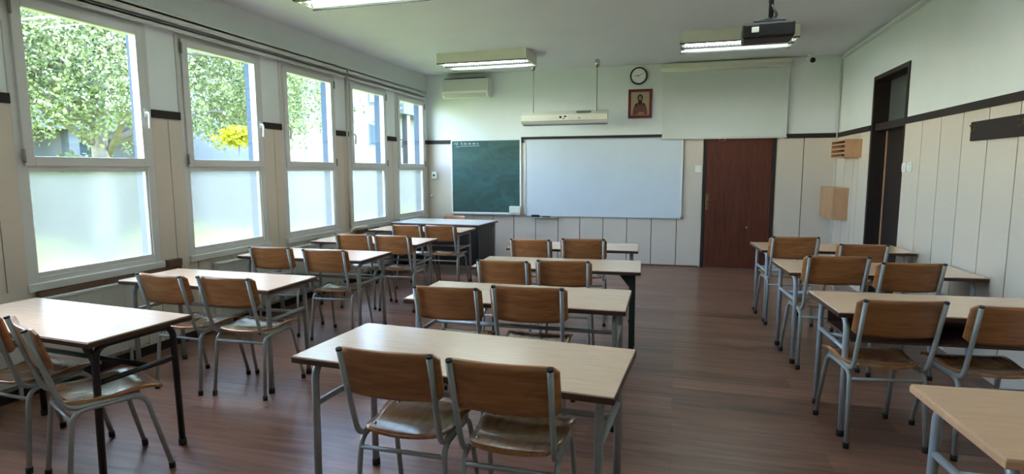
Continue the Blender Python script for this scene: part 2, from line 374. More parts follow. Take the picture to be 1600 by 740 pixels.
# ------------------------------------------------------------------ windows (white PVC, clear sash above, frosted pane below)
def frame_ring(m, x0, x1, y0, y1, z0, z1, w_):
    m.rbox(x0, x1, y0, y0+w_, z0, z1, .004); m.rbox(x0, x1, y1-w_, y1, z0, z1, .004)
    m.rbox(x0, x1, y0+w_-.001, y1-w_+.001, z0, z0+w_, .004); m.rbox(x0, x1, y0+w_-.001, y1-w_+.001, z1-w_, z1, .004)
handle_right = {-1: True, 0: True, 1: True, 2: False, 3: False, 4: False}
for i in range(-1, 5):
    y0 = W0+i*WS; a, b = y0+FO0, y0+FO1
    root = bpy.data.objects.new('window_%d' % (i+2), None); COL.objects.link(root); root.location = (-L, (a+b)/2, ZS0); struct(root)
    ox, oy, oz = root.location
    m = MB(); X0, X1 = -.05, .012
    ha, hb = a-oy, b-oy
    frame_ring(m, X0, X1, ha, hb, 0, ZS1-ZS0, .07)
    m.rbox(X0, X1, ha+.069, hb-.069, 1.485-oz+.01, 1.565-oz, .004)                # transom bar
    m.rbox(X1-.004, X1+.03, ha-.006, hb+.006, -.022, .034, .006)                    # sill nosing of the frame
    # glazing beads of the fixed lower pane
    m.rbox(X0+.015, X1-.012, ha+.069, ha+.082, .069, 1.485-oz+.011, .003); m.rbox(X0+.015, X1-.012, hb-.082, hb-.069, .069, 1.485-oz+.011, .003)
    m.rbox(X0+.015, X1-.012, ha+.08, hb-.08, .069, .10, .003)
    struct(m.build('window_frame', PVC, root))
    m = MB(); frame_ring(m, X0+.01, X1+.018, ha+.045, hb-.045, 1.535-oz, ZS1-.035-oz, .065)
    sash = m.build('sash', PVC, root)
    m = MB(); m.box(.000, .006, ha+.09, hb-.09, 1.58-oz, ZS1-.075-oz); m.build('clear_pane', GLASS, root)
    m = MB(); m.box(-.016, -.010, ha+.07, hb-.07, .07, 1.497-oz); m.build('frosted_pane', FROST, root)
    hy = (hb-.075) if handle_right[i] else (ha+.075)
    m = MB(); m.rbox(X1+.016, X1+.03, hy-.014, hy+.014, 1.93-oz, 2.0-oz, .005)
    m.tube([(X1+.028, hy, 1.965-oz), (X1+.06, hy, 1.965-oz), (X1+.062, hy, 1.93-oz), (X1+.058, hy, 1.84-oz)], .010, 8, .02)
    m.build('window_handle', PLASTIC, root)
    hy = (ha+.04) if handle_right[i] else (hb-.04)
    m = MB()
    for hz in (1.60, 2.55): m.tube([(X1+.022, hy, hz-oz-.045), (X1+.022, hy, hz-oz+.045)], .010, 8)
    m.build('hinge', GREYMET, root)
    # outer reveal: grey rendered jambs, head and ledge outside the glass
    m = MB(); e = .012
    m.box(-TL-.004, X0, ha, ha+e, 0, ZS1-ZS0); m.box(-TL-.004, X0, hb-e, hb, 0, ZS1-ZS0); m.box(-TL-.004, X0, ha+e, hb-e, ZS1-ZS0-e, ZS1-ZS0)
    m.build('outer_reveal', REVEAL, root)
    # outside sill of the reveal
    m = MB(); m.hexa([(-TL-.05, ha, -.03),(-.05, ha, -.0),(-.05, hb, -.0),(-TL-.05, hb, -.03),(-TL-.05, ha, -.012),(-.05, ha, .018),(-.05, hb, .018),(-TL-.05, hb, -.012)])
    m.build('outside_sill', ALU, root)

def obj_thing(m, name, mats, label, cat, group=None):
    return tag(m.build(name, mats), label, cat, group)
# wooden sill remains below the windows
m = MB(); m.rbox(-L+.012, -L+.05, W0-.06, W0+FO1+.16, .64, .69, .004); m.rbox(-L+.012, -L+.06, W0+FO1+.02, W0+FO1+.16, .69, .75, .004)
obj_thing(m, 'sill_board', SILLW, 'brown wooden sill board under the nearest window beside the front left desk', 'sill board')
m = MB(); m.rbox(-L+.012, -L+.06, W0+3*WS-.02, W0+3*WS+.55, .645, .70, .004)
obj_thing(m, 'sill_board', SILLW, 'short brown sill board under the fourth window near the wall pipe', 'sill board')

# ------------------------------------------------------------------ curtain rails, pipes, radiators
def curtain_rail(y0, y1, label):
    t = thing('curtain_rail', label, 'curtain rail', (-L, (y0+y1)/2, 2.77), group='double curtain rails above the windows')
    h = (y1-y0)/2
    m = MB(); m.rbox(.0, .10, -h, h, -.015, .012, .004); m.rbox(.078, .10, -h, h, -.05, .012, .008); m.build('upper_rail', PVC, t)
    m = MB(); m.rbox(.0, .075, -h+.01, h-.01, -.085, -.06, .004); m.rbox(.058, .075, -h+.01, h-.01, -.11, -.06, .006); m.build('lower_rail', PVC, t)
    return t
curtain_rail(1.2, 6.60, 'long white double curtain rail over the three nearest windows')
curtain_rail(6.64, 9.0, 'shorter white double curtain rail over the two windows beside the air conditioner')

def radiator(y0, y1, label):
    t = thing('radiator', label, 'radiator', (-L+.012, (y0+y1)/2, 0), group='radiators under the windows')
    h = (y1-y0)/2
    m = MB()
    n = int((y1-y0)/.18)
    for k in range(n):
        c = -h + (k+.5)*(2*h/n); m.rbox(.02, .070, c-h/n, c+h/n, .12, .63, .002, 1)
    m.build('radiator_panel', PALEGREY, t)
    m = MB(); m.rbox(.015, .082, -h-.01, h+.01, .63, .65, .004); m.build('top_grille', PVC, t)
    for s in (-1, 1):
        m = MB(); m.rbox(.015, .08, s*h-.008, s*h+.008, .10, .64, .004); m.build('end_panel', PVC, t)
        m = MB(); m.tube([(.045, s*(h-.15), .12), (.045, s*(h-.15), 0)], .012, 8); m.build('support_foot', PALEGREY, t)
    return t
radiator(2.45, 3.55, 'white panel radiator under the nearest window behind the black legged desk')
radiator(4.32, 6.2, 'long white panel radiator under the second and third windows')
radiator(6.95, 8.6, 'white panel radiator under the two far windows beside the teacher desk')
m = MB(); m.tube([(-L+.035, 6.655, ZT1+.68), (-L+.035, 6.655, .745)], .013, 8)
obj_thing(m, 'heating_pipe', CABLE, 'thin cream vertical pipe on the pier between third and fourth windows', 'pipe')
m = MB(); m.tube([(-L+.06, 5.9, .676), (-L+.06, 6.62, .69), (-L+.045, 6.66, .72), (-L+.06, 6.72, .735), (-L+.09, 7.0, .73), (-L+.09, 7.05, .66)], .016, 8, .03)
obj_thing(m, 'heating_pipe', CABLE, 'cream horizontal pipe bending over the sill at the foot of the vertical pipe', 'pipe')

# ------------------------------------------------------------------ front wall fittings
def front(x, z, off=0): return (x, D-off, z)
# chalkboard
t = thing('chalkboard', 'dark green chalkboard with thin pale frame on the front wall', 'chalkboard', (-3.10, D-.012, .785))
bx0, bx1, bz = -3.705+3.10, -2.497+3.10, 1.985-.785
m = MB(); m.box(bx0, bx1, -.022, 0, 0, bz); m.build('writing_surface', CHALK, t)
m = MB(); m.rbox(bx0-.012, bx0+.012, -.03, 0, -.01, bz+.005, .003); m.rbox(bx1-.014, bx1+.014, -.03, 0, -.01, bz+.005, .003); m.rbox(bx0, bx1, -.026, 0, bz-.004, bz+.008, .002); m.rbox(bx0, bx1, -.03, 0, -.02, .004, .003); m.build('frame', PLASTIC, t)
m = MB(); m.rbox(bx0, bx1, -.075, -.0, -.03, -.018, .003); m.rbox(bx0, bx1, -.079, -.071, -.03, -.008, .002); m.build('chalk_ledge', ALU, t)
CHALKW = mat('white_chalk', hexc(176, 200, 204), .9)
m = MB()
def stroke(m, pts, wd=.006, y=-.0235):
    for (xa, za), (xb, zb) in zip(pts[:-1], pts[1:]):
        d = Vector((xb-xa, zb-za)); n = Vector((-d.y, d.x)).normalized()*wd/2
        m.hexa([(xa-n.x, y, za-n.y),(xb-n.x, y, zb-n.y),(xb-n.x, y+.0012, zb-n.y),(xa-n.x, y+.0012, za-n.y),(xa+n.x, y, za+n.y),(xb+n.x, y, zb+n.y),(xb+n.x, y+.0012, zb+n.y),(xa+n.x, y+.0012, za+n.y)])
x = bx0+.06; zb = bz-.07
stroke(m, [(bx0+.07, zb-.03), (bx0+.15, zb-.028)]); stroke(m, [(bx0+.165, zb-.022), (bx0+.50, zb-.018)])
for k, ch in enumerate('/\\A  A om ov in a'):
    u = bx0+.05+k*.026
    if ch == ' ': continue
    if ch in 'A': stroke(m, [(u-.012, zb), (u, zb+.045), (u+.012, zb)]); stroke(m, [(u-.007, zb+.016), (u+.007, zb+.016)], .004)
    elif ch == '/': stroke(m, [(u-.01, zb), (u+.01, zb+.04)])
    elif ch == '\\': stroke(m, [(u-.01, zb+.04), (u+.01, zb)])
    else: stroke(m, [(u-.010, zb+.004), (u-.008, zb+.03), (u, zb+.012), (u+.008, zb+.03), (u+.010, zb+.002)], .0045)
m.build('chalk_writing', CHALKW, t)
m = MB(); m.rbox(-2.677, -2.489, D-.10, D-.035, .785, .90, .006)
obj_thing(m, 'chalk_box', CREAM, 'small cream box on the lower right corner of the green chalkboard', 'box')
# whiteboard
t = thing('whiteboard', 'large white marker board in an aluminium frame on the front wall', 'whiteboard', (-1.18, D-.012, .737))
hw, hz = 1.243, 1.248
m = MB(); m.box(-hw+.012, hw-.012, -.02, 0, .012, hz-.012); m.build('writing_surface', BOARDW, t)
m = MB()
for q in ((-hw, -hw+.018, 0, hz), (hw-.018, hw, 0, hz)): m.rbox(q[0], q[1], -.03, 0, q[2], q[3], .004)
m.rbox(-hw, hw, -.03, 0, 0, .016, .004); m.rbox(-hw, hw, -.03, 0, hz-.016, hz, .004); m.build('frame', ALU, t)
m = MB()
for sx in (-1, 1):
    for z in (.0, hz-.035): m.rbox(sx*hw-.02, sx*hw+.02, -.034, 0, z, z+.035, .005)
m.build('corner_cap', GREYMET, t)
m = MB(); m.rbox(-hw+.08, -hw+.55, -.085, -.0, -.022, -.010, .003); m.build('pen_tray', ALU, t)
m = MB(); m.rbox(-2.30, -2.17, D-.09, D-.045, .727, .765, .006); obj_thing(m, 'board_eraser', BLACK, 'black eraser on the whiteboard ledge at its lower left', 'eraser')
m = MB(); m.tube([(-2.12, D-.07, .736), (-1.99, D-.07, .736)], .009, 8); obj_thing(m, 'marker_pen', BLACK, 'dark marker pen lying right of the eraser under the whiteboard', 'marker')
# light switch and wall socket with a cord
def wall_switch(p, axis, label):
    t = thing('light_switch', label, 'light switch', p)
    m = MB()
    if axis == 'y': m.rbox(-.05, .05, -.014, 0, -.05, .05, .006); m.build('plate', PLASTIC, t); m = MB(); m.rbox(-.03, .03, -.022, -.012, -.03, .03, .004); m.build('rocker', PLASTIC, t)
    else: m.rbox(-.014, 0, -.045, .045, -.048, .048, .006); m.build('plate', PLASTIC, t); m = MB(); m.rbox(-.022, -.012, -.028, .028, -.03, .03, .004); m.build('rocker', PLASTIC, t)
    return t
wall_switch((.288, D-.012, 1.503), 'y', 'white square light switch on the front wall left of the brown door')
wall_switch((R-.012, 6.575, 1.507), 'x', 'white light switch touching the dark frame of the side door')
wall_switch((R-.012, 6.435, 1.510), 'x', 'white light switch second from the side door frame')
t = thing('wall_socket', 'small white wall socket left of the chalkboard', 'socket', (-4.03, D-.012, 1.41))
m = MB(); m.rbox(-.048, .048, -.045, 0, -.06, .06, .008); m.build('housing', PLASTIC, t)
m = MB(); m.lathe([(.02, 0), (.02, -.004), (.013, -.004)], (0, -.045, 0), 'Y', 16); m.build('outlet', BLACK, t)
m = MB(); m.tube([(-4.135, D-.03, 1.93), (-4.14, D-.03, 1.35), (-4.125, D-.035, 1.16), (-4.085, D-.04, 1.075)], .006, 6, .05); m.ball((-4.08, D-.045, 1.05), .032)
obj_thing(m, 'hanging_cord', CABLE, 'white cord with round end hanging in the corner left of the socket', 'cord')
# clock
t = thing('wall_clock', 'round black rimmed wall clock with white face above the portrait', 'clock', (-.628, D, 2.915))
m = MB(); m.lathe([(.128, 0), (.132, -.02), (.124, -.042), (.112, -.042), (.108, -.03)], (0,0,0), 'Y', 40); m.build('rim', BLACK, t)
m = MB(); m.lathe([(.11, -.03), (.11, -.033)], (0,0,0), 'Y', 40); m.build('dial', PAPER, t)
m = MB()
for k in range(12):
    a = k*PI/6; m.lathe([(.004, -.033), (.004, -.0345)], (.094*math.sin(a), 0, .094*math.cos(a)), 'Y', 8)
m.build('hour_marks', BLACK, t)
def hand(name, ang, ln, wd):
    m = MB(); d = Vector((math.sin(ang), math.cos(ang))); n = Vector((d.y, -d.x))*wd/2; a = -d*.015; b = d*ln
    P = [(a-n), (b-n*.5), (b+n*.5), (a+n)]
    m.prism([(p.x, p.y) for p in P], 1, -.038, -.036); m.build(name, BLACK, t)
hand('hour_hand', math.radians(270), .062, .010); hand('minute_hand', math.radians(64), .088, .007)
# framed portrait of a bearded man in robes
t = thing('framed_portrait', 'red framed portrait of a bearded robed man under the clock', 'picture', (-.60, D, 2.498))
RED = wood('red_frame', hexc(104, 30, 28), hexc(122, 40, 36), .45)
m = MB(); w2, h2, fw = .178, .217, .04
m.rbox(-w2, -w2+fw, -.026, 0, -h2, h2, .004); m.rbox(w2-fw, w2, -.026, 0, -h2, h2, .004); m.rbox(-w2+fw-.001, w2-fw+.001, -.026, 0, h2-fw, h2, .004); m.rbox(-w2+fw-.001, w2-fw+.001, -.026, 0, -h2, -h2+fw, .004)
m.build('frame', RED, t)
m = MB(); m.box(-w2+fw-.003, w2-fw+.003, -.012, -.004, -h2+fw-.003, h2-fw+.003); m.build('print', mat('aged_print_paper', hexc(178, 160, 132), .7, noise=.05), t)
def flat(poly, name, mm, y=-.0135):
    m = MB(); m.prism(poly, 1, y, y+.0015); return m.build(name, mm, t)
ROBE = mat('printed_robe', hexc(112, 72, 62), .8, noise=.25, nscale=40); HAIR = mat('printed_hair', hexc(48, 32, 28), .8); SKIN = mat('printed_face', hexc(150, 116, 92), .8)
ell = lambda cx, cz, a, b, n=20: [(cx+a*math.cos(2*PI*k/n), cz+b*math.sin(2*PI*k/n)) for k in range(n)]
flat([(-.112,-.165),(.112,-.165),(.10,-.06),(.075,-.005),(.03,.02),(-.03,.02),(-.075,-.01),(-.10,-.07)], 'robe', ROBE, -.0135)
flat(ell(0, .085, .042, .055), 'hair', HAIR, -.015); flat(ell(0, .082, .027, .036), 'face', SKIN, -.0165)
flat([(-.032,.07),(-.02,.052),(.02,.052),(.032,.07),(.022,-.005),(0,-.02),(-.022,-.005)], 'beard', HAIR, -.018)
flat([(-.045,-.165),(.05,-.165),(.075,-.125),(.03,-.13),(.0,-.115),(-.02,-.135)], 'sash', mat('printed_cloth', hexc(168,128,112), .8), -.0165)
flat([(-.075,-.005),(-.05,.012),(-.04,-.03),(-.07,-.045)], 'shoulder_band', HAIR, -.0165); flat([(.05,.012),(.072,.0),(.06,-.035),(.045,-.02)], 'shoulder_band', HAIR, -.0165)
# air conditioner
t = thing('air_conditioner', 'white wall air conditioner in the left corner near the ceiling', 'air conditioner', (-3.40, D, 2.68))
m = MB(); prof = [(0, 0), (-.13, 0), (-.17, .02), (-.195, .075), (-.20, .11), (-.195, .27), (-.18, .292), (-.15, .30), (0, .30)]
m.prism(prof, 0, -.40, .40); b = m.build('housing', PLASTIC, t)
m = MB(); m.hexa([(-.36,-.152,.003),(.36,-.152,.003),(.36,-.192,.06),(-.36,-.192,.06),(-.36,-.158,-.001),(.36,-.158,-.001),(.36,-.198,.057),(-.36,-.198,.057)]); m.build('air_flap', PVC, t)
m = MB(); m.rbox(-.385, .385, -.206, -.199, .10, .268, .004); m.build('front_cover', PVC, t)
m = MB(); m.box(-.36, .36, -.205+.02, -.03, .3005, .306); m.build('intake_grille', BLACK, t)
# front door
t = bpy.data.objects.new('door_1', None); COL.objects.link(t); t.location = (.853, D, 0); struct(t)
m = MB(); hw = .502
m.rbox(-hw, -hw+.045, -.028, .0, 0, 2.06, .004); m.rbox(hw-.05, hw, -.028, .0, 0, 2.06, .004); m.rbox(-hw+.044, hw-.049, -.028, 0, 2.03, 2.06, .004); m.build('door_frame', FRAMEW, t)
m = MB(); m.rbox(-hw+.046, hw-.052, -.022, -.001, .008, 2.028, .003); leaf = m.build('door_leaf', DOORW, t)
m = MB(); m.rbox(-.448, -.400, -.032, -.021, .885, 1.12, .006); m.tube([(-.424, -.03, 1.03), (-.424, -.075, 1.03), (-.30, -.075, 1.03)], .009, 8, .02); m.build('door_handle', BRASS, t)
m = MB(); m.lathe([(.014, -.021), (.014, -.027), (.008, -.029)], (.143, 0, .63), 'Y', 16); m.build('spot_plate', CHROME, t)
# projection screen
t = thing('projection_screen', 'white pull down projection screen hanging over the top of the brown door', 'projection screen', (.607, D, 1.964))
m = MB(); m.box(-.868, .868, -.052, -.049, 0, .99); m.build('screen_cloth', SCREENM, t)
m = MB(); m.rbox(-.875, .875, -.06, -.044, -.022, .004, .005); m.build('bottom_bar', PVC, t)
m = MB(); m.tube([(-.905, -.06, 1.02), (.905, -.06, 1.02)], .045, 16); m.rbox(-.90, .90, -.10, -.014, 1.03, 1.09, .008); m.build('screen_case', CREAM, t)
m = MB(); m.tube([(-.02, -.052, -.02), (-.045, -.052, -.035), (-.04, -.052, -.048), (0, -.052, -.052), (.04, -.052, -.048), (.045, -.052, -.035), (.02, -.052, -.02)], .005, 6); m.build('pull_ring', CHROME, t)
# security camera
t = thing('security_camera', 'small white and black bullet camera under the ceiling near the right corner', 'camera', (1.70, 9.02, H))
m = MB(); m.lathe([(.035, 0), (.035, -.03), (.02, -.035)], (0,0,0), 'Z', 20); m.tube([(0,0,-.03),(0,-.01,-.06)], .012, 8); m.build('mount', PLASTIC, t)
m = MB(); m.tube([(-.01,.02,-.06),(.02,-.08,-.10)], .038, 16); m.build('body', PLASTIC, t)
m = MB(); m.ball((.022,-.085,-.103), .036); m.build('lens', BLACK, t)

# ------------------------------------------------------------------ suspended board lamp
t = thing('board_lamp', 'long cream board lamp hung from two rods above the whiteboard', 'lamp', (-1.65, 8.52, 2.215))
hl = .64
m = MB(); m.prism([(-.075, .0), (-.075, .085), (.075, .15), (.09, .15), (.09, .05), (.06, -.055), (-.05, -.03)], 0, -hl, hl); m.build('housing', CREAM, t)
m = MB(); m.hexa([(-hl+.01,-.074,-.004),(hl-.01,-.074,-.004),(hl-.01,.056,-.062),(-hl+.01,.056,-.062),(-hl+.01,-.074,.002),(hl-.01,-.074,.002),(hl-.01,.058,-.05),(-hl+.01,.058,-.05)]); m.build('underside_cover', GREYMET, t)
m = MB(); m.box(-.07, .07, -.079, -.075, .015, .075); m.build('sticker', PAPER, t)
m = MB()
for (a, b, c, d) in ((-.058,-.02,.03,.064),(-.005,.02,.02,.034),(.01,.052,.045,.066)): m.box(a, b, -.0805, -.079, c, d)
m.build('sticker_print', BLACK, t)
m = MB(); m.rbox(.19, .40, -.06, -.0, .108, .135, .006); m.build('connector_block', GREYMET, t)
m = MB(); m.lathe([(.009, -.075), (.009, -.079)], (.235, 0, .03), 'Y', 12); m.build('screw', BLACK, t)
for x in (-.475, .475):
    m = MB(); m.tube([(x, .03, .12), (x, .03, H-2.215)], .006, 8); rod = m.build('hanging_rod', GREYMET, t)
    m = MB(); m.lathe([(.022, H-2.215), (.04, H-2.215-.03), (.04, H-2.215-.07), (.02, H-2.215-.12)], (x, .03, 0), 'Z', 16); m.build('ceiling_mount', CHROME, rod)

# ------------------------------------------------------------------ ceiling lamps: louvred twin tube fittings
def ceiling_lamp(label):
    t = thing('ceiling_lamp', label, 'ceiling lamp', (0, 0, H), group='louvred ceiling lamps')
    a, b, h = .635, .295, .135
    m = MB()
    m.box(-a, a, -b, b, -.03, 0)
    m.box(-a, a, -b, -b+.012, -h, -.03); m.box(-a, a, b-.012, b, -h, -.03); m.box(-a, -a+.012, -b+.012, b-.012, -h, -.03); m.box(a-.012, a, -b+.012, b-.012, -h, -.03)
    m.build('housing', CREAM, t)
    for s in (-1, 1):
        m = MB(); c = s*.145
        pr = [(c-.125, -h+.004), (c-.10, -h+.03), (c-.05, -h+.05), (c+.05, -h+.05), (c+.10, -h+.03), (c+.125, -h+.004)]
        for (p0, p1) in zip(pr[:-1], pr[1:]):
            m.hexa([(-a+.02, p0[0], p0[1]),(a-.02, p0[0], p0[1]),(a-.02, p1[0], p1[1]),(-a+.02, p1[0], p1[1]),(-a+.02, p0[0], p0[1]+.004),(a-.02, p0[0], p0[1]+.004),(a-.02, p1[0], p1[1]+.004),(-a+.02, p1[0], p1[1]+.004)])
        m.build('reflector', REFLECT, t)
        m = MB(); m.tube([(-a+.06, c, -h+.028), (a-.06, c, -h+.028)], .013, 12); m.build('tube', TUBE, t)
        m = MB()
        for x in (-a+.035, a-.035): m.rbox(x-.02, x+.02, c-.03, c+.03, -h+.008, -h+.06, .004)
        m.build('tube_holder', PLASTIC, t)
    m = MB(); m.rbox(-a+.012, a-.012, -.018, .018, -h-.012, -.05, .003)
    for k in range(30):
        x = -a+.04+k*(2*a-.08)/29; m.box(x-.006, x+.006, -.03, .03, -h-.008, -h+.02)
    m.build('spine', SPINE, t)
    m = MB()
    for q in (-b-.004, b-.008): m.rbox(-a, a, q, q+.012, -h-.012, -h+.002, .002)
    m.build('edge_strip', SPINE, t)
    return t
lamp = ceiling_lamp('louvred ceiling lamp nearest the air conditioner, in front of the chalkboard')
lamp.location = (-2.60, 7.80, H)
for (x, y, lb) in ((.605, 7.45, 'louvred ceiling lamp behind the black projector'), (-2.59, 4.41, 'louvred ceiling lamp cut off by the top edge of the view'),
                   (.605, 4.30, 'extra louvred ceiling lamp added for brightness above the projector, out of view'), (-2.59, 1.2, 'extra louvred ceiling lamp added for brightness at the back on the window side, out of view'), (.605, 1.2, 'extra louvred ceiling lamp added for brightness at the back near the right wall, out of view')):  # last three copies are unseen lamps added to brighten the room
    c = copy_tree(lamp); c.location = (x, y, H); c['label'] = lb

# ------------------------------------------------------------------ projector on its ceiling pole
t = thing('projector', 'black ceiling projector hanging on a pole in front of the lamp', 'projector', (.58, 4.60, H), math.radians(-3))
m = MB(); zc = -.615
m.rbox(-.17, .17, -.12, .12, zc-.055, zc+.055, .018, 3); m.build('body', BLACK, t)
m = MB(); m.rbox(-.168, -.06, -.128, -.118, zc-.05, zc+.035, .004); m.build('rear_panel', BLACK, t)
m = MB(); m.rbox(-.11, -.062, -.134, -.127, zc-.018, zc+.02, .003); m.build('bright_socket', PAPER, t)
m = MB(); m.lathe([(.04, .118), (.042, .14), (.034, .142), (.03, .128)], (.08, 0, zc), 'Y', 24); m.build('lens', GREYMET, t)
m = MB(); m.rbox(-.10, .11, -.09, .09, zc+.055, zc+.072, .005); m.tube([(-.09,-.08,zc+.065),(.02,0,zc+.10),(.10,.08,zc+.065)], .01, 6); m.tube([(.10,-.08,zc+.065),(.02,0,zc+.10),(-.09,.08,zc+.065)], .01, 6); m.build('bracket', BLACK, t)
m = MB(); m.tube([(.02, 0, zc+.07), (.02, 0, 0)], .017, 12); m.build('pole', BLACKSTEEL, t)
m = MB(); m.lathe([(.06, 0), (.06, -.012), (.02, -.03)], (.02, 0, 0), 'Z', 20); m.build('ceiling_plate', BLACKSTEEL, t)
m = MB(); m.tube([(.035, -.01, zc+.06), (.055, -.02, zc+.12), (.03, -.022, zc+.17), (.01, .02, zc+.22), (.03, .022, zc+.28), (.045, -.015, zc+.36), (.04, -.02, 0)], .010, 8); m.build('cable', BLACK, t)

# ------------------------------------------------------------------ right wall: side door, boxes, coat rack
t = bpy.data.objects.new('door_2', None); COL.objects.link(t); t.location = (R, (D2A+D2B)/2, 0); struct(t)
hw = (D2A-D2B)/2
m = MB()
m.rbox(-.012, T-.01, hw-.05, hw, 0, D2Z, .003); m.rbox(-.012, T-.01, -hw, -hw+.05, 0, D2Z, .003); m.rbox(-.012, T-.01, -hw+.049, hw-.049, D2Z-.05, D2Z, .003)
m.rbox(.02, T-.01, -hw+.049, hw-.049, 1.93, 2.01, .003); m.build('door_frame', FRAMEW, t)
m = MB(); m.rbox(.15, .19, -hw+.052, hw-.052, .008, 1.928, .003); m.build('door_leaf', FRAMEW, t)
m = MB(); m.rbox(.136, .151, hw-.066, hw-.052, .01, 1.928, .003); m.build('door_stop', BOXWOOD, t)
m = MB(); m.box(.15, .156, -hw+.05, hw-.05, 2.01, D2Z-.05); m.build('transom_pane', DARKGLASS, t)
t = thing('slatted_box', 'brown wooden box with slatted front, the upper one on the right wall', 'box', (R-.012, 8.35, 1.747))
m = MB(); dx, hy, hz = .188, .33, .112
m.box(-dx+.02, 0, -hy, -hy+.015, -hz, hz); m.box(-dx, 0, hy-.015, hy, -hz, hz); m.box(-.015, 0, -hy+.015, hy-.015, -hz, hz); m.box(-dx, -.015, -hy+.015, hy-.015, hz-.015, hz); m.box(-dx, -.015, -hy+.015, hy-.015, -hz, -hz+.015); m.box(-dx, -dx+.02, -hy, -hy+.015, -hz, hz)
m.build('case', BOXWOOD, t)
m = MB()
for k in range(3):
    z = -hz+.056+k*.056; m.rbox(-dx, -dx+.05, -hy+.015, hy-.015, z-.01, z+.01, .003)
m.build('slats', BOXWOOD, t)
m = MB(); m.box(-.06, -.05, -hy+.016, hy-.016, -hz+.016, hz-.016); m.build('inner_panel', SHELFW, t)
t = thing('wall_box', 'plain pale veneered box, the lower one on the right wall', 'box', (R-.012, 8.82, 1.035))
m = MB(); m.rbox(-.18, 0, -.35, .35, -.21, .21, .004); m.build('case', BOXWOOD, t)
m = MB(); m.rbox(-.188, -.179, -.343, .343, -.203, .203, .003); m.build('front_panel', BOXWOOD, t)
t = thing('coat_rack', 'black wall coat rack board with hooks on the right wall', 'coat rack', (R-.012, 3.95, 1.775))
m = MB(); m.rbox(-.022, 0, -1.3, 1.29, -.072, .072, .005); m.build('board', DARK, t)
for k in range(4):
    y = 1.22-k*.64
    m = MB(); m.tube([(-.022, y, .03), (-.045, y, .028), (-.055, y, .045)], .005, 6, .01); m.tube([(-.022, y, .02), (-.035, y, -.008), (-.045, y, -.004)], .0045, 6, .01); m.rbox(-.026, -.02, y-.008, y+.008, 0, .04, .002); m.build('hook', BRASS, t)

# ------------------------------------------------------------------ desks
TZ = .725
def desk(style, w_, d_, label, group, cx, cy, rz, top=None, edge=None, shelf=False):
    top = top or TOP; edge = edge or EDGE
    t = thing('school_desk', label, 'desk', (cx, cy, 0), math.radians(rz), group)
    hw, hd = w_/2, d_/2
    m = MB(); m.rbox(-hw+.003, hw-.003, -hd+.003, hd-.003, TZ-.008, TZ, .002); m.build('tabletop', top, t)
    m = MB(); m.rbox(-hw, hw, -hd, hd, TZ-.030, TZ-.006, .003); m.build('edge_band', edge, t)
    st = {'grey': STEEL, 'blue': STEEL_BLUE, 'black': BLACKSTEEL, 'green': GREENSTEEL}[style]
    r = .0165; zl = TZ-.030-r
    for s in (-1, 1):
        x = s*(hw-.065); yl = hd-.07
        m = MB()
        if style == 'green':
            m.rbox(x-.02, x+.02, -yl-.02, -yl+.02, 0, TZ-.024, .004); m.rbox(x-.02, x+.02, yl-.02, yl+.02, 0, TZ-.024, .004); m.rbox(x-.018, x+.018, -yl+.019, yl-.019, TZ-.065, TZ-.025, .003)
        else:
            m.tube([(x, -yl-.012, .02), (x, -yl, zl), (x, yl, zl), (x, yl+.012, .02)], r, 12, .07)
        fr = m.build('leg_frame', st, t)
        for sy in (-1, 1):
            m = MB()
            if style == 'green': m.rbox(x-.022, x+.022, sy*yl-.022, sy*yl+.022, 0, .03, .004)
            else: m.tube([(x, sy*(yl+.0125), 0), (x, sy*(yl+.0115), .035)], .020, 12)
            m.build('foot_cap', RUBBER, fr)
        m = MB(); zb = .50
        m.tube([(x, -yl, zb), (x, yl, zb)], .0135, 10); m.build('side_bar', st, t)
    m = MB(); m.tube([(-hw+.065, .06, .50), (hw-.065, .06, .50)], .0135, 10); m.build('stretcher', st, t)
    if style in ('green', 'black'):
        for s in (-1, 1):
            m = MB(); x = s*(hw-.065)
            m.prism([(x-s*.018, TZ-.026), (x-s*.11, TZ-.026), (x-s*.018, TZ-.14)], 1, -hd+.066, -hd+.074); m.build('corner_bracket', st, t)
    if shelf:
        m = MB(); m.rbox(-hw+.09, hw-.09, -hd+.06, hd-.10, .545, .560, .003); m.rbox(-hw+.09, hw-.09, hd-.115, hd-.10, .56, TZ-.025, .003); m.build('book_shelf', SHELFW, t)
    return t
GC, GL, GR = 'desks of the middle column', 'desks of the window column', 'desks of the right wall column'
desk('grey', 1.36, .565, 'grey legged school desk of the middle column nearest the viewer', GC, -.85, 2.235, -3.5)
desk('grey', 1.335, .575, 'second grey legged desk from the viewer in the middle column', GC, -.93, 3.42, 1.2)
desk('green', 1.345, .555, 'dark green legged desk in the middle column, third from the viewer', GC, -.94, 4.65, 3)
desk('grey', 1.30, .545, 'school desk of the middle column nearest the whiteboard', GC, -1.015, 5.80, 3.5)
desk('black', 1.28, .55, 'black legged school desk under the nearest window at the left', GL, -3.18, 2.225, -4)
desk('grey', 1.29, .52, 'grey legged window side desk just behind the black legged one', GL, -3.19, 3.365, -.5)
desk('grey', 1.28, .57, 'third desk from the viewer in the window column', GL, -3.255, 4.63, .5)
desk('grey', 1.28, .57, 'fourth desk from the viewer in the window column', GL, -3.255, 5.74, .5)
desk('grey', 1.30, .57, 'school desk standing directly against the teacher desk', GL, -3.25, 6.98, .5)
desk('blue', 1.27, .56, 'tan topped desk cut off at the lower right of the view', GR, .845+.635, 2.045+.05, 4, TOP_TAN, EDGE_TAN)
desk('blue', 1.29, .58, 'right column desk with a brown book shelf under its top', GR, .84+.643, 3.72+.045, 4, shelf=True)
